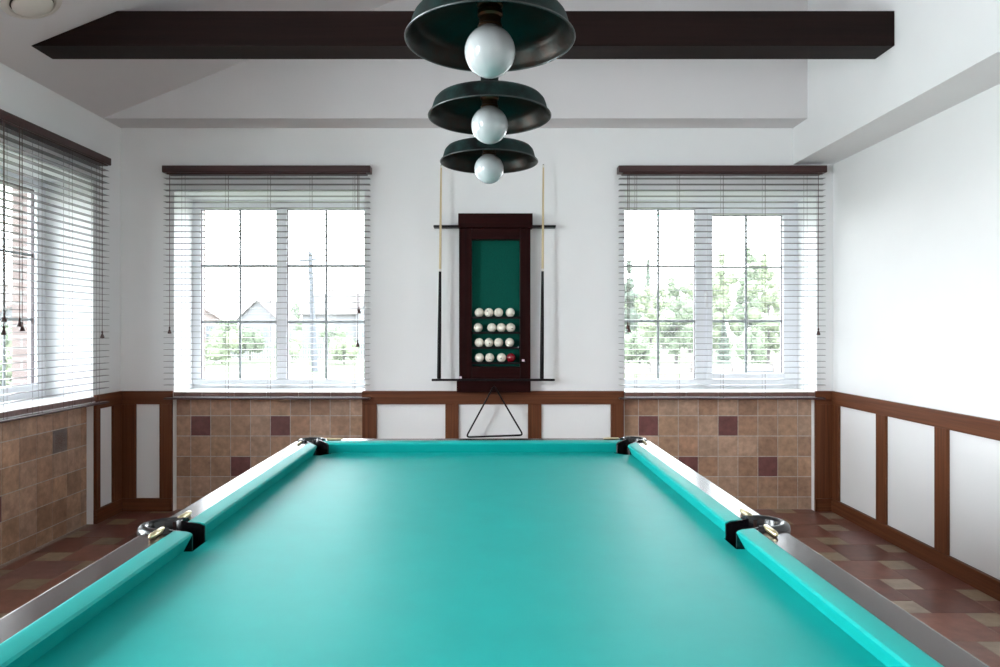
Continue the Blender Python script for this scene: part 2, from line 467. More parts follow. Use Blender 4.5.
# ------------------------------------------------------------------ windows
def window(n, a, b, mapf, lights, label, handle=None):
    """a..b opening along wall; v=0 is the room face. lights: list of (u0,u1,z0,z1,mu,[mz],sash)"""
    r = root('window_%d' % n, (0, 0, 0), 'structure', label, 'window')
    def bx(m_, u0, u1, v0, v1, z0, z1):
        p, q = mapf(u0, v0), mapf(u1, v1); m_.box(p[0], q[0], p[1], q[1], z0, z1)
    V = .32
    sz = CZ - .451
    # frame as bars between opening and the lights
    fr_ = MB(); z0o, z1o = sz, OZ1
    L, R_ = lights[0], lights[1]
    zt_ = max(L[3], R_[3]) + CZ; zb_ = min(L[2], R_[2]) + CZ
    ft = CZ + .934 + (.0 if not L[6] and not R_[6] else 0)
    bx(fr_, a, b, V, V + .065, CZ + .934, z1o); bx(fr_, a, b, V, V + .065, z0o - .02, CZ - .384)
    for (u0, u1, q0, q1, mu, mz, sash) in lights:
        pass
    lo, hi = sorted(lights, key=lambda q: q[0])
    k0 = lo[0] - (.045 if lo[6] else 0); k1 = lo[1] + (.045 if lo[6] else 0)
    k2 = hi[0] - (.045 if hi[6] else 0); k3 = hi[1] + (.045 if hi[6] else 0)
    bx(fr_, a, k0, V, V + .065, CZ - .384, CZ + .934)
    bx(fr_, k1, k2, V, V + .065, CZ - .384, CZ + .934)
    bx(fr_, k3, b, V, V + .065, CZ - .384, CZ + .934)
    fr_.build('window_frame', M['pvc'], r, bevel=.004)
    for (u0, u1, q0, q1, mu, mz, sash) in (lo, hi):
        q0 += CZ; q1 += CZ
        s_ = MB()
        if sash:
            e = .045
            bx(s_, u0 - e, u0, V - .012, V + .055, q0 - e, q1 + e); bx(s_, u1, u1 + e, V - .012, V + .055, q0 - e, q1 + e)
            bx(s_, u0, u1, V - .012, V + .055, q1, q1 + e); bx(s_, u0, u1, V - .012, V + .055, q0 - e, q0)
            so = s_.build('sash', M['pvc'], r, bevel=.004)
        else:
            so = None
        par = so or r
        sl = MB(); e = .005
        for (p0, p1, y0, y1) in ((u0, u0 + e, q0, q1), (u1 - e, u1, q0, q1), (u0 + e, u1 - e, q0, q0 + e), (u0 + e, u1 - e, q1 - e, q1)):
            bx(sl, p0, p1, V + .010, V + .030, y0, y1)
        sl.build('glazing_seal', M['seal'], par)
        gl = MB(); bx(gl, u0, u1, V + .030, V + .034, q0, q1); gl.build('glass_pane', M['glass'], par)
        gb = MB(); h = .009
        bx(gb, mu - h, mu + h, V + .022, V + .0295, q0, q1)
        for z in mz: bx(gb, u0, mu - h, V + .022, V + .0295, z + CZ - h, z + CZ + h); bx(gb, mu + h, u1, V + .022, V + .0295, z + CZ - h, z + CZ + h)
        gb.build('glazing_bars', M['muntin'], par)
    # sill with tile-strip front edge
    s_ = MB(); bx(s_, a + .001, b - .001, -.004, V, sz - .03, sz)
    so = s_.build('window_sill', M['sill'], r, bevel=.003)
    t = MB(); k = a + .001; first = .21
    while k < b - .002:
        e = min(k + first, b - .001); first = .234
        bx(t, k + .0015, e - .0015, -.018, -.0045, sz - .033, sz - .002); k = e
    t.build('sill_edge_tiles', M['sill_tile'], so, bevel=.002)
    t = MB(); bx(t, a + .001, b - .001, -.016, NI - .002, sz - .045, sz - .0345)
    t.build('sill_profile', M['profile'], so)
    if handle:
        hu, hz = handle; h_ = MB()
        bx(h_, hu - .013, hu + .013, V - .022, V - .0125, hz - .03, hz + .035)
        bx(h_, hu - .008, hu + .008, V - .045, V - .022, hz - .01, hz + .01)
        bx(h_, hu - .009, hu + .009, V - .058, V - .045, hz - .10, hz + .012)
        h_.build('window_handle', M['chrome'], r, bevel=.003)
    return r
vb = lambda u_, v_: (u_, YB + v_)
vl = lambda u_, v_: (XL - v_, u_)
window(1, BW[0][0], BW[0][1], vb, [(-2.260, -1.671, -.384, .934, -1.960, [.500, .062], False), (-1.591, -.988, -.384, .934, -1.290, [.500, .062], False)],
       'white framed end window left of the ball rack')
window(2, BW[1][0], BW[1][1], vb, [(1.009, 1.577, -.384, .934, 1.293, [.496, .068], False), (1.707, 2.253, -.337, .889, 1.977, [.488, .068], True)],
       'white framed end window right of the ball rack, with an opening sash', (1.650, CZ + .275))
for k, (a, b) in enumerate(LW):
    m_ = (a + b) / 2
    window(3 + k, a, b, vl, [(m_ + .06, b - .11, -.36, .93, (m_ + b) / 2 - .03, [.496, .068], True), (a + .11, m_ - .06, -.36, .93, (m_ + a) / 2 + .03, [.496, .068], True)],
           ['white framed window in the left wall near the corner', 'second window in the left wall', 'third window in the left wall behind the viewer'][k])

# ------------------------------------------------------------------ venetian blinds
def blind(a, b, mapf, label, ladders, cords, tassels):
    """a..b along wall, cords: list of (u, ztop, zbottom)"""
    cu_ = (a + b) / 2; p = mapf(cu_, -.045)
    r = thing('venetian_blind', label, 'blind', (p[0], p[1], 1.80), 0, 'wooden blinds over the windows')
    inv = Vector((p[0], p[1], 1.80))
    def bx(m_, u0, u1, v0, v1, z0, z1):
        p_, q_ = mapf(u0, v0), mapf(u1, v1); m_.box(p_[0] - inv.x, q_[0] - inv.x, p_[1] - inv.y, q_[1] - inv.y, z0 - inv.z, z1 - inv.z)
    def pt(u0, v0, z0): q_ = mapf(u0, v0); return Vector((q_[0], q_[1], z0)) - inv
    h = MB(); bx(h, a, b, -.085, -.002, CZ + 1.133, CZ + 1.183)
    bx(h, a + .03, b - .03, -.078, -.01, CZ + 1.122, CZ + 1.133)
    h.build('headrail', M['headrail'], r, bevel=.004)
    s_ = MB(); z = CZ + 1.0945; n = 36; pitch = (1.0945 + .396) / 35
    e = .008
    for k in range(n):
        zz = z - k * pitch
        # slightly crowned slat, 50 mm deep, 3 mm thick
        u0, u1 = a + e, b - e
        prof = [(-.075, -.0006), (-.0625, .0005), (-.050, .0008), (-.0375, .0005), (-.025, -.0006)]
        poly = [(v, d + .0010) for v, d in prof] + [(v, d - .0010) for v, d in reversed(prof)]
        s_.prism(poly, lambda q, t: pt(t, q[0], zz + q[1]), u0, u1)
    s_.build('slats', M['slat'], r)
    br = MB(); bx(br, a + e, b - e, -.077, -.023, CZ - .501, CZ - .4885)
    br.build('bottom_rail', M['headrail'], r, bevel=.003)
    for u0 in ladders:
        l = MB()
        for v in (-.0775, -.0225):
            l.tube([pt(u0, v, CZ + 1.13), pt(u0, v, CZ - .49)], .0009, 5)
        l.tube([pt(u0 + .012, -.050, CZ + 1.13), pt(u0 + .012, -.050, CZ - .49)], .0008, 5)
        l.build('ladder_cord', M['cord'], r)
    for (u0, zb) in cords:
        l = MB()
        l.tube([pt(u0, -.088, CZ + 1.135), pt(u0, -.088, CZ + zb)], .0022, 6)
        lo = l.build('pull_cord', M['cord'], r)
        t = MB(); c_ = pt(u0, -.088, CZ + zb)
        t.lathe([(.002, .045), (.006, .040), (.006, .032), (.004, .028), (.009, .015), (.014, 0), (.013, -.006), (.002, -.008)], c_ - Vector((0, 0, .04)), 14, True, True)
        t.build('tassel', M['tassel'], lo, smooth=True)
    return r
kb = 139.0
ub = lambda px: (px - 492) / kb
blind(ub(162.3), ub(370.5), vb, 'dark wooden blind over the end window left of the ball rack',
      [ub(p_) for p_ in (182, 225.6, 268, 310, 353)], [(ub(170.5), .02), (ub(359.3), .165), (ub(358), -.075)], None)
blind(ub(618.5), ub(826.8), vb, 'dark wooden blind over the end window right of the ball rack',
      [ub(p_) for p_ in (636, 679, 723, 765, 807)], [(ub(817.5), .01), (ub(627.4), .05), (ub(628.8), .03)], None)
def yl(px, x=2.640): return 711 * x / (492 - px)
blind(3.39, 4.905, vl, 'dark wooden blind over the window in the left wall',
      [3.55, 3.86, 4.16, 4.46, 4.77], [(yl(102.5, 2.62), -.01), (yl(22.5, 2.62), .04), (yl(20, 2.62), .065), (yl(4.5, 2.62), .09), (yl(4.0, 2.62), .02)], None)

# ------------------------------------------------------------------ ceiling beam, vent
b = MB(); ya, yb = 3.876, 4.073; z0, z1 = CZ + 1.550, CZ + 1.741
xa0 = XL + (z0 - ZT) / SL + .004; xa1 = XL + (z1 - ZT) / SL + .004
b.prism([(xa0, z0), (2.196, z0), (2.196, z1), (xa1, z1)], lambda p, t: (p[0], t, p[1]), ya, yb)
tag(b.build('ceiling_beam', M['beam'], loc=None, bevel=.004), 'dark stained wooden beam spanning the room below the ceiling', 'beam')
vx, vy = -2.302, 3.553; vz = ZT + (vx - XL) * SL
r = thing('ceiling_vent', 'round cream ventilation disc on the sloping ceiling by the left wall', 'vent', (vx, vy, vz)); r.rotation_euler = (0, -math.atan(SL), 0)
MB().lathe([(.100, -.001), (.137, -.001), (.137, -.006), (.128, -.014), (.108, -.016), (.100, -.010)], n=48).build('vent_ring', M['vent'], r, smooth=True)
MB().lathe([(.099, -.001), (.099, -.004), (.001, -.004)], n=40).build('vent_gap', M['ventdark'], r, smooth=True)
MB().lathe([(.001, -.010), (.090, -.010), (.093, -.014), (.093, -.022), (.086, -.027), (.001, -.030)], n=48).build('vent_disc', M['vent'], r, smooth=True)

# ------------------------------------------------------------------ pendant lamps
def lamp(x, y, dz, tilt, label):
    zr = CZ + .571 + dz
    r = thing('pendant_lamp', label, 'lamp', (x, y, zr), 0, 'pendant lamps over the table')
    prof = [(.1640, .000), (.1610, .004), (.1570, .012), (.1520, .030), (.1490, .038), (.1420, .046), (.110, .056), (.070, .066), (.036, .074), (.030, .076)]
    out = MB(); out.lathe(prof, n=72); sh = out.build('lamp_shade', M['shade_out'], r, smooth=True, angle=60); sh.rotation_euler = (tilt, 0, 0)
    inn = MB(); inn.lathe([(p - .0022, z - .0005) for p, z in prof], n=72); inn.build('shade_lining', M['shade_in'], sh, smooth=True, angle=60)
    rm = MB(); rm.tube([(.1643 * math.cos(2 * PI * k / 72), .1643 * math.sin(2 * PI * k / 72), 0) for k in range(72)], .0022, 8, True)
    rm.build('shade_rim', M['rim'], sh, smooth=True)
    nk = MB(); nk.lathe([(.030, .075), (.027, .080), (.024, .100), (.026, .120), (.033, .126), (.033, .130), (.012, .134), (.012, .150), (.006, .155)], n=32, cap1=True)
    nk.build('lamp_neck', M['shade_out'], r, smooth=True)
    so = MB(); so.lathe([(.020, .073), (.026, .071), (.026, .066), (.022, .064), (.022, .058), (.025, .055), (.025, .047), (.0215, .043), (.0215, .030), (.024, .028), (.024, .024), (.018, .022)], n=32, cap0=True, cap1=True)
    so.build('lamp_socket', M['socket'], r, smooth=True)
    bu = MB(); R = .0497; cz = -.023; pr = []
    for k in range(0, 21):
        a = PI * k / 24; pr.append((max(R * math.sin(a), 1e-5), cz - R * math.cos(a)))
    pr += [(.0205, cz + .0465), (.019, cz + .052), (.018, cz + .060)]
    bu.lathe(pr, n=48); bu.build('bulb', M['opal'], r, smooth=True, angle=80)
    top = ZC - zr
    rd = MB(); rd.tube([(0, 0, .150), (0, 0, top - .03)], .006, 10); rd.build('hanging_rod', M['socket'], r, smooth=True)
    cn = MB(); cn.lathe([(.008, -.055), (.030, -.045), (.055, -.015), (.058, -.001)], (0, 0, top), 32, True, True); cn.build('ceiling_canopy', M['shade_out'], r, smooth=True)
    return r
lamp(-.004, 1.39, -.004, -.010, 'aged green metal dome lamp with round opal bulb, nearest and largest of three')
lamp(-.0065, 1.92, .005, -.022, 'aged green metal dome lamp with round opal bulb, middle of the three')
lamp(-.010, 2.41, -.002, -.012, 'aged green metal dome lamp with round opal bulb, farthest and smallest looking of three')

# ------------------------------------------------------------------ ball rack on the end wall
K = 139.4
rx = lambda px: (px - 492) / K
rz_ = lambda py: CZ + (330 - py) / K
YW = YB - .0015; YRF = 5.10
r = thing('ball_rack', 'dark mahogany wall rack with green felt and four ball shelves', 'rack', (0, YW, rz_(392)))
O = Vector((0, YW, rz_(392)))
def rb(m_, x0, x1, y0, y1, z0, z1): m_.box(x0 - O.x, x1 - O.x, y0 - O.y, y1 - O.y, z0 - O.z, z1 - O.z); return m_
fm = MB()
rb(fm, rx(459), rx(471.7), YRF, YW, rz_(380.5), rz_(228)); rb(fm, rx(520), rx(530.5), YRF, YW, rz_(380.5), rz_(228))
fm.m = 1
rb(fm, rx(471.7), rx(520), YRF, YW, rz_(239.3), rz_(228)); rb(fm, rx(471.7), rx(520), YRF, YW, rz_(380.5), rz_(366.7))
fm.build('rack_frame', [M['rack'], M['rack_h']], r, bevel=.004)
rb(MB(), rx(458.3), rx(532.6), YRF - .018, YW, rz_(228), rz_(213.6)).build('rack_header', M['rack_h'], r, bevel=.004)
rb(MB(), rx(456.7), rx(530.6), YRF - .010, YB - .0225, rz_(392.4), rz_(380.5)).build('rack_base', M['rack_h'], r, bevel=.004)
rb(MB(), rx(471.7), rx(520), YW - .012, YW, rz_(366.7), rz_(239.3)).build('felt_panel', M['felt'], r)
BR = .0332
rows = [(312.5, (479.2, 488.9, 498.6, 510.3)), (327.6, (478.1, 491.8, 501.3, 510.7)), (342.6, (479.2, 488.9, 498.6, 509.6)), (357.8, (479.5, 489.6, 501.5, 510.9))]
YBALL = 5.128
for py, xs in rows:
    zz = rz_(py) - BR
    s_ = MB()
    rb(s_, rx(471.8), rx(519.9), YBALL - .030, YW - .013, zz - .010, zz - .0008)
    rb(s_, rx(471.8), rx(519.9), YBALL - .034, YBALL - .0305, zz - .012, zz + .004)
    s_.build('ball_shelf', M['black_bar'], r)
for py in (225.6, 379.4):
    zz = rz_(py); lo = py > 300
    xa, xb = (rx(432), rx(554.5)) if lo else (rx(433.3), rx(556))
    y0 = 5.068 if lo else 5.112
    if lo:
        s_ = MB(); rb(s_, xa, xb, y0, YRF - .0105, zz - .010, zz + .006)
        s_.build('cue_holder_bar', M['black_bar'], r, bevel=.002)
    else:
        for p0, p1, cx in ((xa, rx(458.2), rx(440.2)), (rx(532.8), xb, rx(542.4))):
            s_ = MB(); rb(s_, p0, p1, y0, YW, zz - .010, zz + .006)
            bo = s_.build('cue_holder_bar', M['black_bar'], r, bevel=.002)
            cl = MB(); rb(cl, cx - .012, cx + .012, 5.1095, 5.1119, zz - .006, zz + .004)
            for sg in (-1, 1): rb(cl, cx + sg * .011 - .001, cx + sg * .011 + .001, 5.094, 5.1095, zz - .006, zz + .004)
            cl.build('cue_clip', M['black_bar'], bo)
# hook for the triangle
hk = MB(); hp = Vector((rx(494), YRF - .010, rz_(386.3))) - O
hk.tube([hp, hp + Vector((0, -.030, 0)), hp + Vector((0, -.036, .012))], .003, 8); hk.build('triangle_hook', M['black_bar'], r)

rown = ['top', 'second', 'third', 'bottom']; coln = ['leftmost', 'second from left', 'third from left', 'rightmost']
proto = None
for ri, (py, xs) in enumerate(rows):
    for ci, px in enumerate(xs):
        red = ri == 3 and ci == 3
        me_name = 'billiard_ball'
        if proto is None or red:
            o = MB().sphere((0, 0, 0), BR, 28, 16).build(me_name, M['redball'] if red else M['ivory'], smooth=True, angle=180)
            if not red: proto = o
        else:
            o = proto.copy(); COL.objects.link(o)
        o.location = (rx(px) * (YBALL / 5.10) * .998, YBALL, rz_(py) * 1.0)
        o.rotation_euler = (random.uniform(-.5, .5), 0, random.uniform(0, 6))
        nm = ('glossy dark red billiard ball, %s on the %s shelf of the rack' if red else 'ivory white billiard ball, %s on the %s shelf of the rack') % (coln[ci], rown[ri])
        tag(o, nm, 'ball', 'billiard balls on the rack shelves')
# dots printed on the balls that show one
dotted = {(1, 3): (.3, -.25), (2, 1): (.15, -.2), (3, 1): (.1, -.35), (3, 2): (-.1, -.1), (0, 1): (-.3, .35)}
balls = [o for o in COL.objects if o.name.startswith('billiard_ball')]
for i, o in enumerate(balls):
    k = (i // 4, i % 4)
    if k in dotted:
        o.rotation_euler = (0, 0, 0)
        dx, dz = dotted[k]; d = Vector((dx, -1, dz)).normalized()
        q = d.to_track_quat('Z', 'Y')
        mb_ = MB(); mb_.lathe([(.0001, .0008), (.0035, .0006), (.0045, -.0003)], n=14)
        dd = mb_.build('ball_number_dot', M['dot'], o); dd.location = d * (BR + .0001); dd.rotation_euler = q.to_euler()

def cue(x0, z0, x1, z1, y0, y1, label):
    r = thing('billiard_cue', label, 'cue', (x0, y0, z0), 0, 'cues standing beside the rack')
    A = Vector((0, 0, 0)); B = Vector((x1 - x0, y1 - y0, z1 - z0))
    at = lambda t: A.lerp(B, t)
    bt = .50
    MB().tube([at(0), at(.01), at(.2), at(bt)], [.0135, .0145, .0135, .0095], 14).build('cue_butt', M['cuebutt'], r, smooth=True)
    MB().tube([at(bt), at(bt + .012)], [.0096, .0095], 14).build('joint_ring', M['wrap'], r, smooth=True)
    MB().tube([at(bt + .012), at(.75), at(.985)], [.0093, .0078, .0062], 12).build('cue_shaft', M['maple'], r, smooth=True)
    MB().tube([at(.985), at(.997)], [.0063, .0063], 12).build('ferrule', M['ivory'], r, smooth=True)
    MB().tube([at(.997), at(1)], [.0063, .005], 12).build('cue_tip', M['cuebutt'], r, smooth=True)
zc = rz_(379.4) + .0072
cue(rx(439.2), zc, rx(441.2), rz_(165), 5.079, 5.098, 'cue with pale shaft and black butt standing left of the ball rack')
cue(rx(541.6), zc, rx(543.4), rz_(164.5), 5.079, 5.098, 'cue with pale shaft and black butt standing right of the ball rack')

def chalk(x, y, z, label):
    r = thing('chalk_cube', label, 'chalk', (x, y, z), 0, 'chalk cubes on the rack')
    MB().box(-.009, .009, -.009, .009, 0, .014).build('chalk_wrapper', M['chalkpaper'], r, bevel=.001)
    MB().lathe([(.0001, .0141), (.005, .0142), (.0085, .0165), (.0088, .0141)], n=12).build('chalk_face', M['chalk'], r)
# small ledge on the right stile carries one cube
rb(MB(), rx(519.5), rx(526), YRF - .026, YRF - .0005, rz_(362.2), rz_(361.6)).build('chalk_ledge', M['black_bar'], r)
chalk(rx(523.2), YRF - .0135, rz_(361.6) + .0008, 'pinkish white chalk cube on the right stile of the rack, beside the red ball')
chalk(rx(460.6), 5.083, rz_(379.4) + .007, 'pinkish white chalk cube at the lower left corner of the rack')

# triangle
tp = [Vector((rx(494), 0, rz_(385.2))), Vector((rx(466.2), 0, rz_(436.4))), Vector((rx(523), 0, rz_(434.4)))]
pts = []
for i in range(3):
    A, B, C_ = tp[i - 1], tp[i], tp[(i + 1) % 3]
    ra = .028 if i else .022
    p0 = B + (A - B).normalized() * ra; p1 = B + (C_ - B).normalized() * ra
    for t in (0, .25, .5, .75, 1):
        pts.append(p0.lerp(B, t).lerp(B.lerp(p1, t), t))
pts2 = []
for i, p in enumerate(pts):
    q = pts[(i + 1) % len(pts)]; pts2.append(p)
    if (q - p).length > .1:
        for k in range(1, 6): pts2.append(p.lerp(q, k / 6))
ctr = sum(tp, Vector()) / 3
def tiltp(p): d = (p.z - tp[0].z); return Vector((p.x - ctr.x, (5.066 - .02 * d / .36 * -1) - 5.075, p.z - ctr.z))
t = MB(); rs = []
# flat-sided frame: square tube profile 9 mm x 26 mm deep
n = len(pts2)
for k in range(n):
    p = pts2[k]; d = (pts2[(k + 1) % n] - pts2[k - 1]).normalized(); nn = Vector((-d.z, 0, d.x))
    yy = -.006 + .010 * (p.z - tp[0].z) / -.36
    c0 = Vector((p.x - ctr.x, yy, p.z - ctr.z))
    rs.append([c0 + nn * a + Vector((0, b_, 0)) for a, b_ in ((-.0055, -.012), (.0055, -.012), (.0055, .012), (-.0055, .012))])
rs.append(rs[0]); t.rings(rs, False, False)
tri = t.build('ball_triangle', M['black_bar'], loc=None, bevel=.0015); tri.location = (ctr.x, 5.062, ctr.z)
tag(tri, 'black racking triangle hanging from the bottom of the ball rack', 'triangle')

# ------------------------------------------------------------------ billiard table (local frame: x across, y along, origin on the floor at the centre)
W2, L2 = .752, 1.3825
ZRL = CZ - .471; ZBED = ZRL - .046; DN = .1125; DW = .068
T = thing('billiard_table', 'large billiard table with turquoise cloth and dark wooden rails', 'table', (-.062, 1.7125, 0), .01406)
bed = MB(); e = DN - .03
bed.box(-W2 + e, W2 - e, -L2 + e, L2 - e, ZBED - .03, ZBED)
# leave the bed clear of the pockets: octagonal corner cuts would show, so rebuild as outline
bed = MB()
def bed_outline():
    pts = []; c_ = .10; m_ = .045; x, y = W2 - e, L2 - e
    xn = W2 - DN - .002
    cor = DN + .045
    a, b_ = W2 - cor, L2 - cor
    pts = [(x, -b_), (x, -m_), (xn, -m_), (xn, m_), (x, m_), (x, b_), (W2 - DN - .008, b_), (a, L2 - DN - .008), (a, y)]
    pts += [(-p, q) for p, q in reversed(pts)]
    low = [(W2 - DN - .008, -b_), (a, -(L2 - DN - .008)), (a, -y)]
    pts += [(-p, q) for p, q in low] + list(reversed(low))
    return pts
bed.prism(bed_outline(), lambda p, t: (p[0], p[1], t), ZBED - .03, ZBED)
bed.build('table_bed', M['cloth'], T)

PH = .040        # half mouth
CE = DN + .038
def rail(fn, s0, s1, k0, k1, name='rail'):
    """fn(d, s) -> (x, y); d inward from outer edge. k: how the end runs with d (dS per d outward)"""
    def S(d, end): return (s0 + k0 * (d - DN)) if end == 0 else (s1 + k1 * (d - DN))
    def prof_rings(prof, wood):
        rs = []
        for end in (0, 1):
            rs.append([(*fn(d, S(d, end)), z) for d, z in prof])
        return rs
    wp = [(0, ZRL - .055), (-.004, ZRL - .035), (-.003, ZRL - .008), (.0015, ZRL - .0015), (.007, ZRL), (DW - .001, ZRL), (DW - .001, ZRL - .055)]
    m_ = MB(); m_.rings(prof_rings(wp, True)); ro = m_.build(name, M['rail'], T, bevel=.0)
    cp = [(DW, ZRL - .052), (DW, ZRL + .0005), (DW + .004, ZRL + .0015), (DW + .030, ZRL - .0005), (DN - .004, ZRL - .0035), (DN, ZRL - .0075), (DN - .001, ZRL - .0105), (DN - .020, ZBED + .0005), (DN - .020, ZBED - .003)]
    c_ = MB(); c_.rings(prof_rings(cp, False)); c_.build('cushion', M['cloth'], ro, smooth=True, angle=18)
CO = DN + .0566
for sx in (-1, 1):
    fn = lambda d, s, sx=sx: (sx * (W2 - d), s)
    rail(fn, PH, L2 - CO, 0, -.85)
    rail(fn, -L2 + CO, -PH, .85, 0)
for sy in (-1, 1):
    fn = lambda d, s, sy=sy: (s, sy * (L2 - d))
    rail(fn, -W2 + CE, W2 - CE, .85, -.85)

def pocket(cx, cy, ang, L, corner, q_=1.0):
    """ring centre, ang = outward direction, L = mouth length towards the bed"""
    ca, sa = math.cos(ang), math.sin(ang)
    P = lambda u_, v_, z: (cx + u_ * ca - v_ * sa, cy + u_ * sa + v_ * ca, z)
    m_ = MB()
    # C-shaped leather ring
    rs = []; n = 40; a0 = -2.05; a1 = 2.05
    zt_ = ZRL + .009
    for k in range(n + 1):
        a = a0 + (a1 - a0) * k / n
        rr = [(.042, ZRL - .060), (.0425, zt_ - .006), (.046, zt_ - .001), (.053, zt_ + .001), (.062, zt_ - .001), (.0675, zt_ - .006), (.069, zt_ - .015), (.066, ZRL - .035), (.060, ZRL - .060)]
        rs.append([P(q_ * q * math.cos(a), q_ * q * math.sin(a), z) for q, z in rr])
    m_.rings(rs)
    po = m_.build('pocket', M['black'], T, smooth=True, angle=50)
    for sg in (-1, 1):
        li = MB()
        prof = [(-L, ZBED - .001), (-L, ZRL - .009), (-L + .012, ZRL - .003), (-L + .05, ZRL + .0025), (-.018, ZRL + .0045), (-.018, ZRL - .065), (-L, ZRL - .065)]
        o = len(li.v)
        hw = .0262 if corner and sg == (1 if cx * cy > 0 else -1) else .0402
        li.rings([[P(u_, sg * (hw - .0055), z) for u_, z in prof], [P(u_, sg * hw, z) for u_, z in prof]])
        li.build('jaw_lining', M['black'], po)
    cup = MB(); cr = []
    for q, z in ((.043, ZRL - .03), (.044, ZRL - .09), (.040, ZRL - .15), (.025, ZRL - .18), (.001, ZRL - .185)):
        cr.append([P(q * math.cos(2 * PI * i / 24), q * math.sin(2 * PI * i / 24), z) for i in range(24)])
    cup.rings(cr, False, True); cup.build('pocket_bag', M['black'], po, smooth=True)
    fl_ = MB()
    q = [P(-.02, -.05, ZRL - .066), P(-.02, .05, ZRL - .066), P(-L + .005, .045, ZRL - .066), P(-L + .005, -.045, ZRL - .066)]
    fl_.quad(*q); fl_.build('pocket_throat', M['black'], po)
    # brass brackets lying on the rails on either side
    bs = .6 if corner else 1
    for sg in (-1, 1):
        br = MB()
        if corner:
            pr = Vector((cx, cy)) ; d1 = Vector((-math.copysign(1, cx), 0)) if sg < 0 else Vector((0, -math.copysign(1, cy)))
            if sg < 0: st_ = Vector((cx + d1.x * .058, math.copysign(L2 - .040, cy)))
            else: st_ = Vector((math.copysign(W2 - .036, cx), cy + d1.y * .050))
        else:
            d1 = Vector((0, sg)); st_ = Vector((math.copysign(W2 - .046, cx), cy + sg * .046))
        z = ZRL + .0065 * bs
        A = Vector((st_.x, st_.y, z)); D = Vector((d1.x, d1.y, 0))
        br.tube([A, A + D * .004, A + D * .050, A + D * .060, A + D * .066], [.006 * bs, .0072 * bs, .0072 * bs, .0060 * bs, .002], 14)
        br.build('pocket_bracket', M['brass'], po, smooth=True)
for sx in (-1, 1):
    pocket(sx * (W2 - .037), 0, 0 if sx > 0 else PI, DN - .037 - .001, False, .95)
    for sy in (-1, 1):
        pocket(sx * (W2 - .068), sy * (L2 - .068), math.atan2(sy, sx), .088, True, .86)
# body and legs
bd = MB(); q = .13
bd.box(-W2 + q, W2 - q, -L2 + q, L2 - q, ZBED - .20, ZBED - .0305)
bd.build('table_body', M['rail'], T, bevel=.006)
ap = MB()
for sx in (-1, 1):
    for (y0, y1) in ((.09, L2 - .16), (-L2 + .16, -.09)): ap.box(sx * (W2 - .012), sx * (W2 - .040), y0, y1, ZRL - .19, ZRL - .056)
for sy in (-1, 1): ap.box(-W2 + .16, W2 - .16, sy * (L2 - .012), sy * (L2 - .040), ZRL - .19, ZRL - .056)
ap.build('apron', M['rail'], T, bevel=.003)
for sx in (-1, 1):
    for y in (-1.08, 0, 1.08):
        lg = MB()
        lg.lathe([(.045, .0005), (.055, .012), (.050, .03), (.040, .06), (.048, .12), (.062, .30), (.068, .42), (.052, .48), (.058, .50), (.075, .53), (.075, ZBED - .201)], (sx * (W2 - .23), y, 0), 28, True, True)
        lg.build('leg', M['rail'], T, smooth=True)

# ------------------------------------------------------------------ outdoors
GZ = -.60
g_ = MB(); g_.box(-140, 140, 5.8, 220, GZ - .2, GZ); g_.box(-140, XL - .6, -60, 5.8, GZ - .2, GZ)
struct(g_.build('ground_lawn', M['grass']), 'pale sunny lawn outside the windows', 'lawn')
gp = MB(); gp.box(-40, 40, 19, 22.5, GZ + .001, GZ + .012); gp.box(-11.5, -9.6, 7, 19, GZ + .001, GZ + .012)
struct(gp.build('ground_path', M['gravel']), 'pale gravel path across the lawn', 'path')

def foliage(nleaf, size, blobs, rnd_):
    m_ = MB()
    for _ in range(nleaf):
        (cx, cy, cz, rx_, rz2) = rnd_.choice(blobs)
        d = Vector((rnd_.gauss(0, 1), rnd_.gauss(0, 1), rnd_.gauss(0, 1))).normalized()
        q = rnd_.uniform(.45, 1.2)
        p = Vector((cx + d.x * rx_ * q, cy + d.y * rx_ * q, cz + d.z * rz2 * q))
        a = Vector((rnd_.gauss(0, 1), rnd_.gauss(0, 1), rnd_.gauss(0, .7))).normalized(); b_ = a.cross(Vector((rnd_.gauss(0, 1), rnd_.gauss(0, 1), rnd_.gauss(0, 1)))).normalized()
        s = size * rnd_.uniform(.6, 1.3)
        m_.quad(p - a * s, p - b_ * s * .5, p + a * s, p + b_ * s * .5)
    for (cx, cy, cz, rx_, rz2) in blobs:
        k = .80
        m_.lathe([(max(1e-4, rx_ * k * math.sin(PI * i / 6)), -rz2 * k * math.cos(PI * i / 6)) for i in range(7)], (cx, cy, cz), 9)
    return m_
tcount = 0
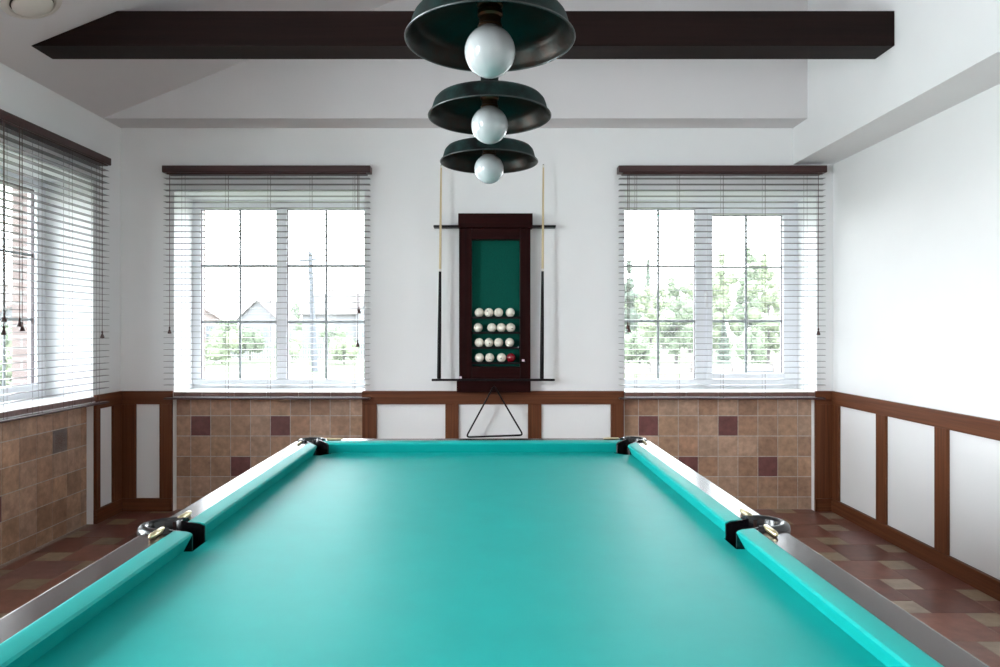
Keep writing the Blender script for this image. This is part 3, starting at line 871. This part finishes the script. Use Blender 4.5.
def tree(px, D, top_py, wpx, mat, label, kind='round', name='garden_tree', cat='tree', group='trees beyond the window'):
    global tcount; tcount += 1
    R = random.Random(100 + tcount)
    x = (px - 492) / 711 * D; h = CZ + (330 - top_py) / 711 * D - GZ; wr = wpx / 711 * D / 2
    r = thing(name, label, cat, (x, D, GZ), 0, group)
    if kind == 'round':
        blobs = []
        wr *= 1.25
        for k in range(26):
            t = R.random(); z = h * (.10 + .76 * t); prof = math.sin(PI * (.16 + .70 * t)) ** .7
            a = R.uniform(0, 6.28); q = wr * .75 * prof * R.uniform(.1, 1)
            rr = wr * R.uniform(.26, .44) * prof
            blobs.append((math.cos(a) * q, math.sin(a) * q, z, rr, rr * R.uniform(.8, 1.3)))
        blobs.append((R.uniform(-.2, .2) * wr, 0, h * .90, wr * .20, h * .08))
        foliage(7000, max(.05, wr * .050), blobs, R).build('foliage', mat, r)
        MB().tube([(0, 0, 0), (.05, 0, h * .3), (0, .05, h * .8)], [wr * .08, wr * .06, wr * .02], 7).build('trunk', M['bark'], r)
    elif kind == 'conifer':
        blobs = [(0, 0, h * (.12 + .84 * k / 7), wr * (1 - .9 * k / 7), h * .09) for k in range(8)]
        foliage(2200, max(.05, wr * .09), blobs, R).build('foliage', mat, r)
        MB().tube([(0, 0, 0), (0, 0, h * .95)], [wr * .08, wr * .02], 7).build('trunk', M['bark'], r)
    else:   # shrub
        blobs = [(R.uniform(-.7, .7) * wr, R.uniform(-.4, .4) * wr, h * R.uniform(.3, .75), wr * R.uniform(.3, .5), h * R.uniform(.2, .32)) for k in range(9)]
        foliage(1600, max(.05, min(wr, h) * .08), blobs, R).build('foliage', mat, r)
        MB().tube([(0, 0, 0), (0, 0, h * .5)], [wr * .05, wr * .03], 6).build('stem', M['bark'], r)
    return r
TR = 'trees beyond the right end window'
tree(632, 44, 256, 30, M['leaf_c'], 'grey green tree at the far left edge of the right end window', 'round', group=TR)
tree(648, 52, 262, 24, M['leaf_c'], 'dusky narrow tree behind the left pane of the right end window', 'conifer', group=TR)
tree(650, 37, 283, 34, M['leaf_a'], 'light green rounded tree in the left pane of the right end window', group=TR)
tree(676, 40, 274, 38, M['leaf_b'], 'broad mid green tree beside the middle frame of the right end window', group=TR)
tree(698, 46, 290, 26, M['leaf_b'], 'low green tree mostly behind the middle frame of the right window', group=TR)
tree(722, 41, 247, 34, M['leaf_a'], 'tall light green tree at the left of the opening sash', group=TR)
tree(746, 45, 242, 32, M['leaf_b'], 'tallest green tree behind the bar of the opening sash', group=TR)
tree(768, 40, 250, 36, M['leaf_a'], 'light green tree at the right of the opening sash', group=TR)
for px, D_, ty, wp, lb in ((630, 60, 292, 34, 'distant pale tree filling the gap at the left jamb of the right end window'), (664, 72, 284, 36, 'distant pale tree showing between two nearer crowns in the fixed pane'),
                           (690, 60, 278, 34, 'distant pale tree touching the middle frame of the right end window'), (716, 76, 270, 32, 'distant pale tree at the left side of the opening sash, behind the tall one'),
                           (758, 66, 262, 36, 'distant pale tree between the two right crowns in the opening sash'), (784, 54, 272, 34, 'distant pale tree at the right edge of the opening sash')):
    tree(px, D_, ty, wp, M['leaf_a'], lb, group=TR)
tree(724, 35, 318, 18, M['leaf_c'], 'small dusky conifer low in the opening sash', 'conifer', group=TR)
tree(752, 35, 322, 34, M['leaf_b'], 'low green shrub above the brick fence in the opening sash', 'shrub', 'garden_shrub', 'shrub', TR)
tree(640, 34, 330, 40, M['leaf_b'], 'low green shrub above the brick fence in the left pane', 'shrub', 'garden_shrub', 'shrub', TR)
TL = 'shrubs and trees beyond the left end window'
tree(232, 52, 318, 34, M['leaf_b'], 'green tree beside the gabled house, left of the bar', group=TL)
tree(222, 40, 326, 44, M['leaf_a'], 'light green bush in front of the red roofed house', 'shrub', 'garden_shrub', 'shrub', TL)
tree(250, 43, 326, 34, M['leaf_b'], 'green bush in front of the gabled house', 'shrub', 'garden_shrub', 'shrub', TL)
tree(292, 42, 328, 30, M['leaf_a'], 'light green bush left of the utility pole', 'shrub', 'garden_shrub', 'shrub', TL)
tree(334, 46, 322, 34, M['leaf_b'], 'green bush right of the utility pole', 'shrub', 'garden_shrub', 'shrub', TL)
tree(344, 40, 330, 30, M['leaf_a'], 'light green bush at the right edge of the left end window', 'shrub', 'garden_shrub', 'shrub', TL)
tree(296, 110, 300, 18, M['leaf_b'], 'distant tree behind the gabled house roof', group=TL)
tree(352, 120, 308, 14, M['leaf_b'], 'distant tree at the right of the left end window', group=TL)
TS = 'shrubs beyond the side window'
def side_shrub(x, y, h, wr, mat, label):
    global tcount; tcount += 1
    R = random.Random(100 + tcount); r = thing('garden_shrub', label, 'shrub', (x, y, GZ), 0, TS)
    blobs = [(R.uniform(-.7, .7) * wr, R.uniform(-.6, .6) * wr, h * R.uniform(.3, .75), wr * R.uniform(.3, .5), h * R.uniform(.2, .3)) for k in range(9)]
    foliage(1800, wr * .07, blobs, R).build('foliage', mat, r); MB().tube([(0, 0, 0), (0, 0, h * .5)], [wr * .05, wr * .03], 6).build('stem', M['bark'], r)
side_shrub(-15.5, 22.5, 1.9, 1.6, M['leaf_a'], 'light green shrub seen low through the side window')
side_shrub(-19.5, 29.0, 2.2, 1.8, M['leaf_b'], 'darker green shrub seen through the side window pane')

def house(x, y, rz, wdt, ln, eh, rh, wallm, roofm, label):
    r = thing('house', label, 'house', (x, y, GZ), rz)
    MB().prism([(-wdt / 2, 0), (wdt / 2, 0), (wdt / 2, eh), (0, eh + rh), (-wdt / 2, eh)], lambda p, t: (p[0], t, p[1]), -ln / 2, ln / 2).build('wall', wallm, r)
    rf = MB(); ov = .4; k = rh / (wdt / 2); th = .18
    for sg in (-1, 1):
        rf.prism([(0, eh + rh + th), (sg * (wdt / 2 + ov), eh - ov * k + th), (sg * (wdt / 2 + ov), eh - ov * k + .01), (0, eh + rh + .01)], lambda p, t: (p[0], t, p[1]), -ln / 2 - ov, ln / 2 + ov)
    rf.build('roof', roofm, r)
    for sx in (-.22, .22):
        wn = MB(); wn.box(wdt * sx - .45, wdt * sx + .45, -ln / 2 - .03, -ln / 2 - .002, 1.0, 2.3); wn.build('window', M['darkwin'], r)
    ch = MB(); ch.box(-.3, .3, ln * .2, ln * .2 + .6, eh + rh - .3, eh + rh + .8); ch.build('chimney', M['brick'], r)
    return r
house(-32.3, 102.4, -.25, 6.0, 5.0, 3.5, 2.5, M['plaster'], M['roof_g'], 'pale gabled house with a brown roof in the left end window')
house(-31.4, 74, .5, 6.6, 9.0, 2.3, 2.1, M['brick'], M['roof_r'], 'red roofed brick house at the left edge of the left end window')
house(-20.5, 98, 1.2, 7.0, 8.5, 4.2, 2.6, M['plaster'], M['roof_g'], 'grey roofed house behind the utility pole')
house(-33.0, 49, .9, 7.0, 9.0, 2.2, 2.2, M['plaster'], M['roof_r'], 'red roofed house seen through the side window')
# utility pole
D = 33; r = thing('utility_pole', 'slender grey concrete utility pole on the lawn', 'pole', ((314.8 - 492) / 711 * D, D, GZ)); r.rotation_euler = (0, -.040, 0)
MB().tube([(0, 0, 0), (0, 0, 5.55)], [.15, .10], 10).build('pole', M['concrete'], r, smooth=True)
MB().box(-.5, .5, -.04, .04, 5.15, 5.23).build('crossarm', M['concrete'], r)
for sx in (-.42, 0, .42): MB().lathe([(.02, 0), (.04, .03), (.035, .09), (.01, .12)], (sx, 0, 5.231), 8, True, True).build('insulator', M['plaster'], r)
# pale picket fence
D = 47; r = thing('garden_fence', 'low pale picket fence behind the lawn', 'fence', (-12.5, D, GZ))
pk = MB()
for k in range(70): pk.box(-5.6 + k * .16, -5.6 + k * .16 + .08, -.01, .01, .05, .95)
pk.build('pickets', M['plaster'], r)
rl = MB(); rl.box(-5.7, 5.7, .011, .05, .25, .32); rl.box(-5.7, 5.7, .011, .05, .70, .77); rl.build('fence_rails', M['plaster'], r)
# brick fence with cream panels
D = 31.5; r = thing('brick_fence', 'low cream fence with brick piers below the trees', 'fence', (9.0, D, GZ))
pn = MB()
for k in range(6): pn.box(-5.4 + k * 1.8 + .17, -5.4 + (k + 1) * 1.8 - .17, -.05, .05, 0, .42)
pn.build('fence_panel', M['cream'], r)
for k in range(7):
    pi_ = MB(); pi_.box(-5.4 + k * 1.8 - .17, -5.4 + k * 1.8 + .17, -.17, .17, 0, .56); po_ = pi_.build('fence_pier', M['brick'], r)
    MB().box(-5.4 + k * 1.8 - .21, -5.4 + k * 1.8 + .21, -.21, .21, .561, .61).build('pier_cap', M['cream'], po_)
# bench
D = 24; bxp = (758.5 - 492) / 711 * D; r = thing('garden_bench', 'small wooden garden bench on the lawn', 'bench', (bxp, D, GZ))
MB().box(-.42, .42, -.18, .18, .52, .57).build('seat', M['concrete'], r)
for sx in (-1, 1):
    for sy in (-1, 1): MB().box(sx * .36, sx * .40, sy * .12, sy * .16, 0, .519).build('leg', M['concrete'], r)

# ------------------------------------------------------------------ light
wd = bpy.data.worlds.new('World'); SC.world = wd; wd.use_nodes = True
nt = wd.node_tree; bg = nt.nodes['Background']
tc = N(nt, 'ShaderNodeTexCoord'); sx = N(nt, 'ShaderNodeSeparateXYZ'); nt.links.new(tc.outputs['Generated'], sx.inputs[0])
rp = ramp(nt, sx.outputs[2], [(0.0, (.97, .985, 1.0)), (.6, (.80, .89, 1.0))]); nt.links.new(rp, bg.inputs['Color'])
bg.inputs['Strength'].default_value = 1.0
def portal(name, loc, rot, sx_, sy_):
    l = bpy.data.lights.new(name, 'AREA'); l.shape = 'RECTANGLE'; l.size = sx_; l.size_y = sy_
    l.cycles.is_portal = True
    o = bpy.data.objects.new(name, l); COL.objects.link(o); o.location = loc; o.rotation_euler = rot
zc_ = (OZ0 + OZ1) / 2; hh = OZ1 - OZ0 + .1
for a, b in BW: portal('window_daylight', ((a + b) / 2, YB + .50, zc_), (-PI / 2, 0, 0), b - a + .1, hh)
for a, b in LW[:1]: portal('window_daylight', (XL - .50, (a + b) / 2, zc_), (0, -PI / 2, 0), hh, b - a + .1)

def daylight(loc, rot, sx_, sy_, power):
    l = bpy.data.lights.new('window_daylight', 'AREA'); l.shape = 'RECTANGLE'; l.size = sx_; l.size_y = sy_
    l.energy = power; l.color = (.90, .955, 1.0)
    o = bpy.data.objects.new('window_daylight', l); COL.objects.link(o); o.location = loc; o.rotation_euler = rot
for (a, b), pw in zip(LW[1:], (20, 24)): daylight((XL - .55, (a + b) / 2, zc_), (0, -PI / 2, 0), hh, b - a + .1, pw)

# ------------------------------------------------------------------ camera
cam = bpy.data.cameras.new('Camera'); co = bpy.data.objects.new('Camera', cam); COL.objects.link(co)
co.location = (0, 0, CZ); co.rotation_euler = (PI / 2, 0, 0)
cam.sensor_width = 36; cam.lens = 711 / 1000 * 36; cam.shift_x = .008; cam.shift_y = -.0035; cam.clip_start = .02; cam.clip_end = 500
SC.camera = co
SC.view_settings.view_transform = 'Standard'; SC.view_settings.look = 'None'
SC.view_settings.gamma = 1; SC.view_settings.use_curve_mapping = False
SC.view_settings.exposure = 3.95
cy = SC.cycles
cy.use_denoising = True; cy.max_bounces = 14; cy.diffuse_bounces = 8; cy.glossy_bounces = 5
cy.transparent_max_bounces = 24; cy.sample_clamp_indirect = 8; cy.caustics_reflective = False; cy.caustics_refractive = False
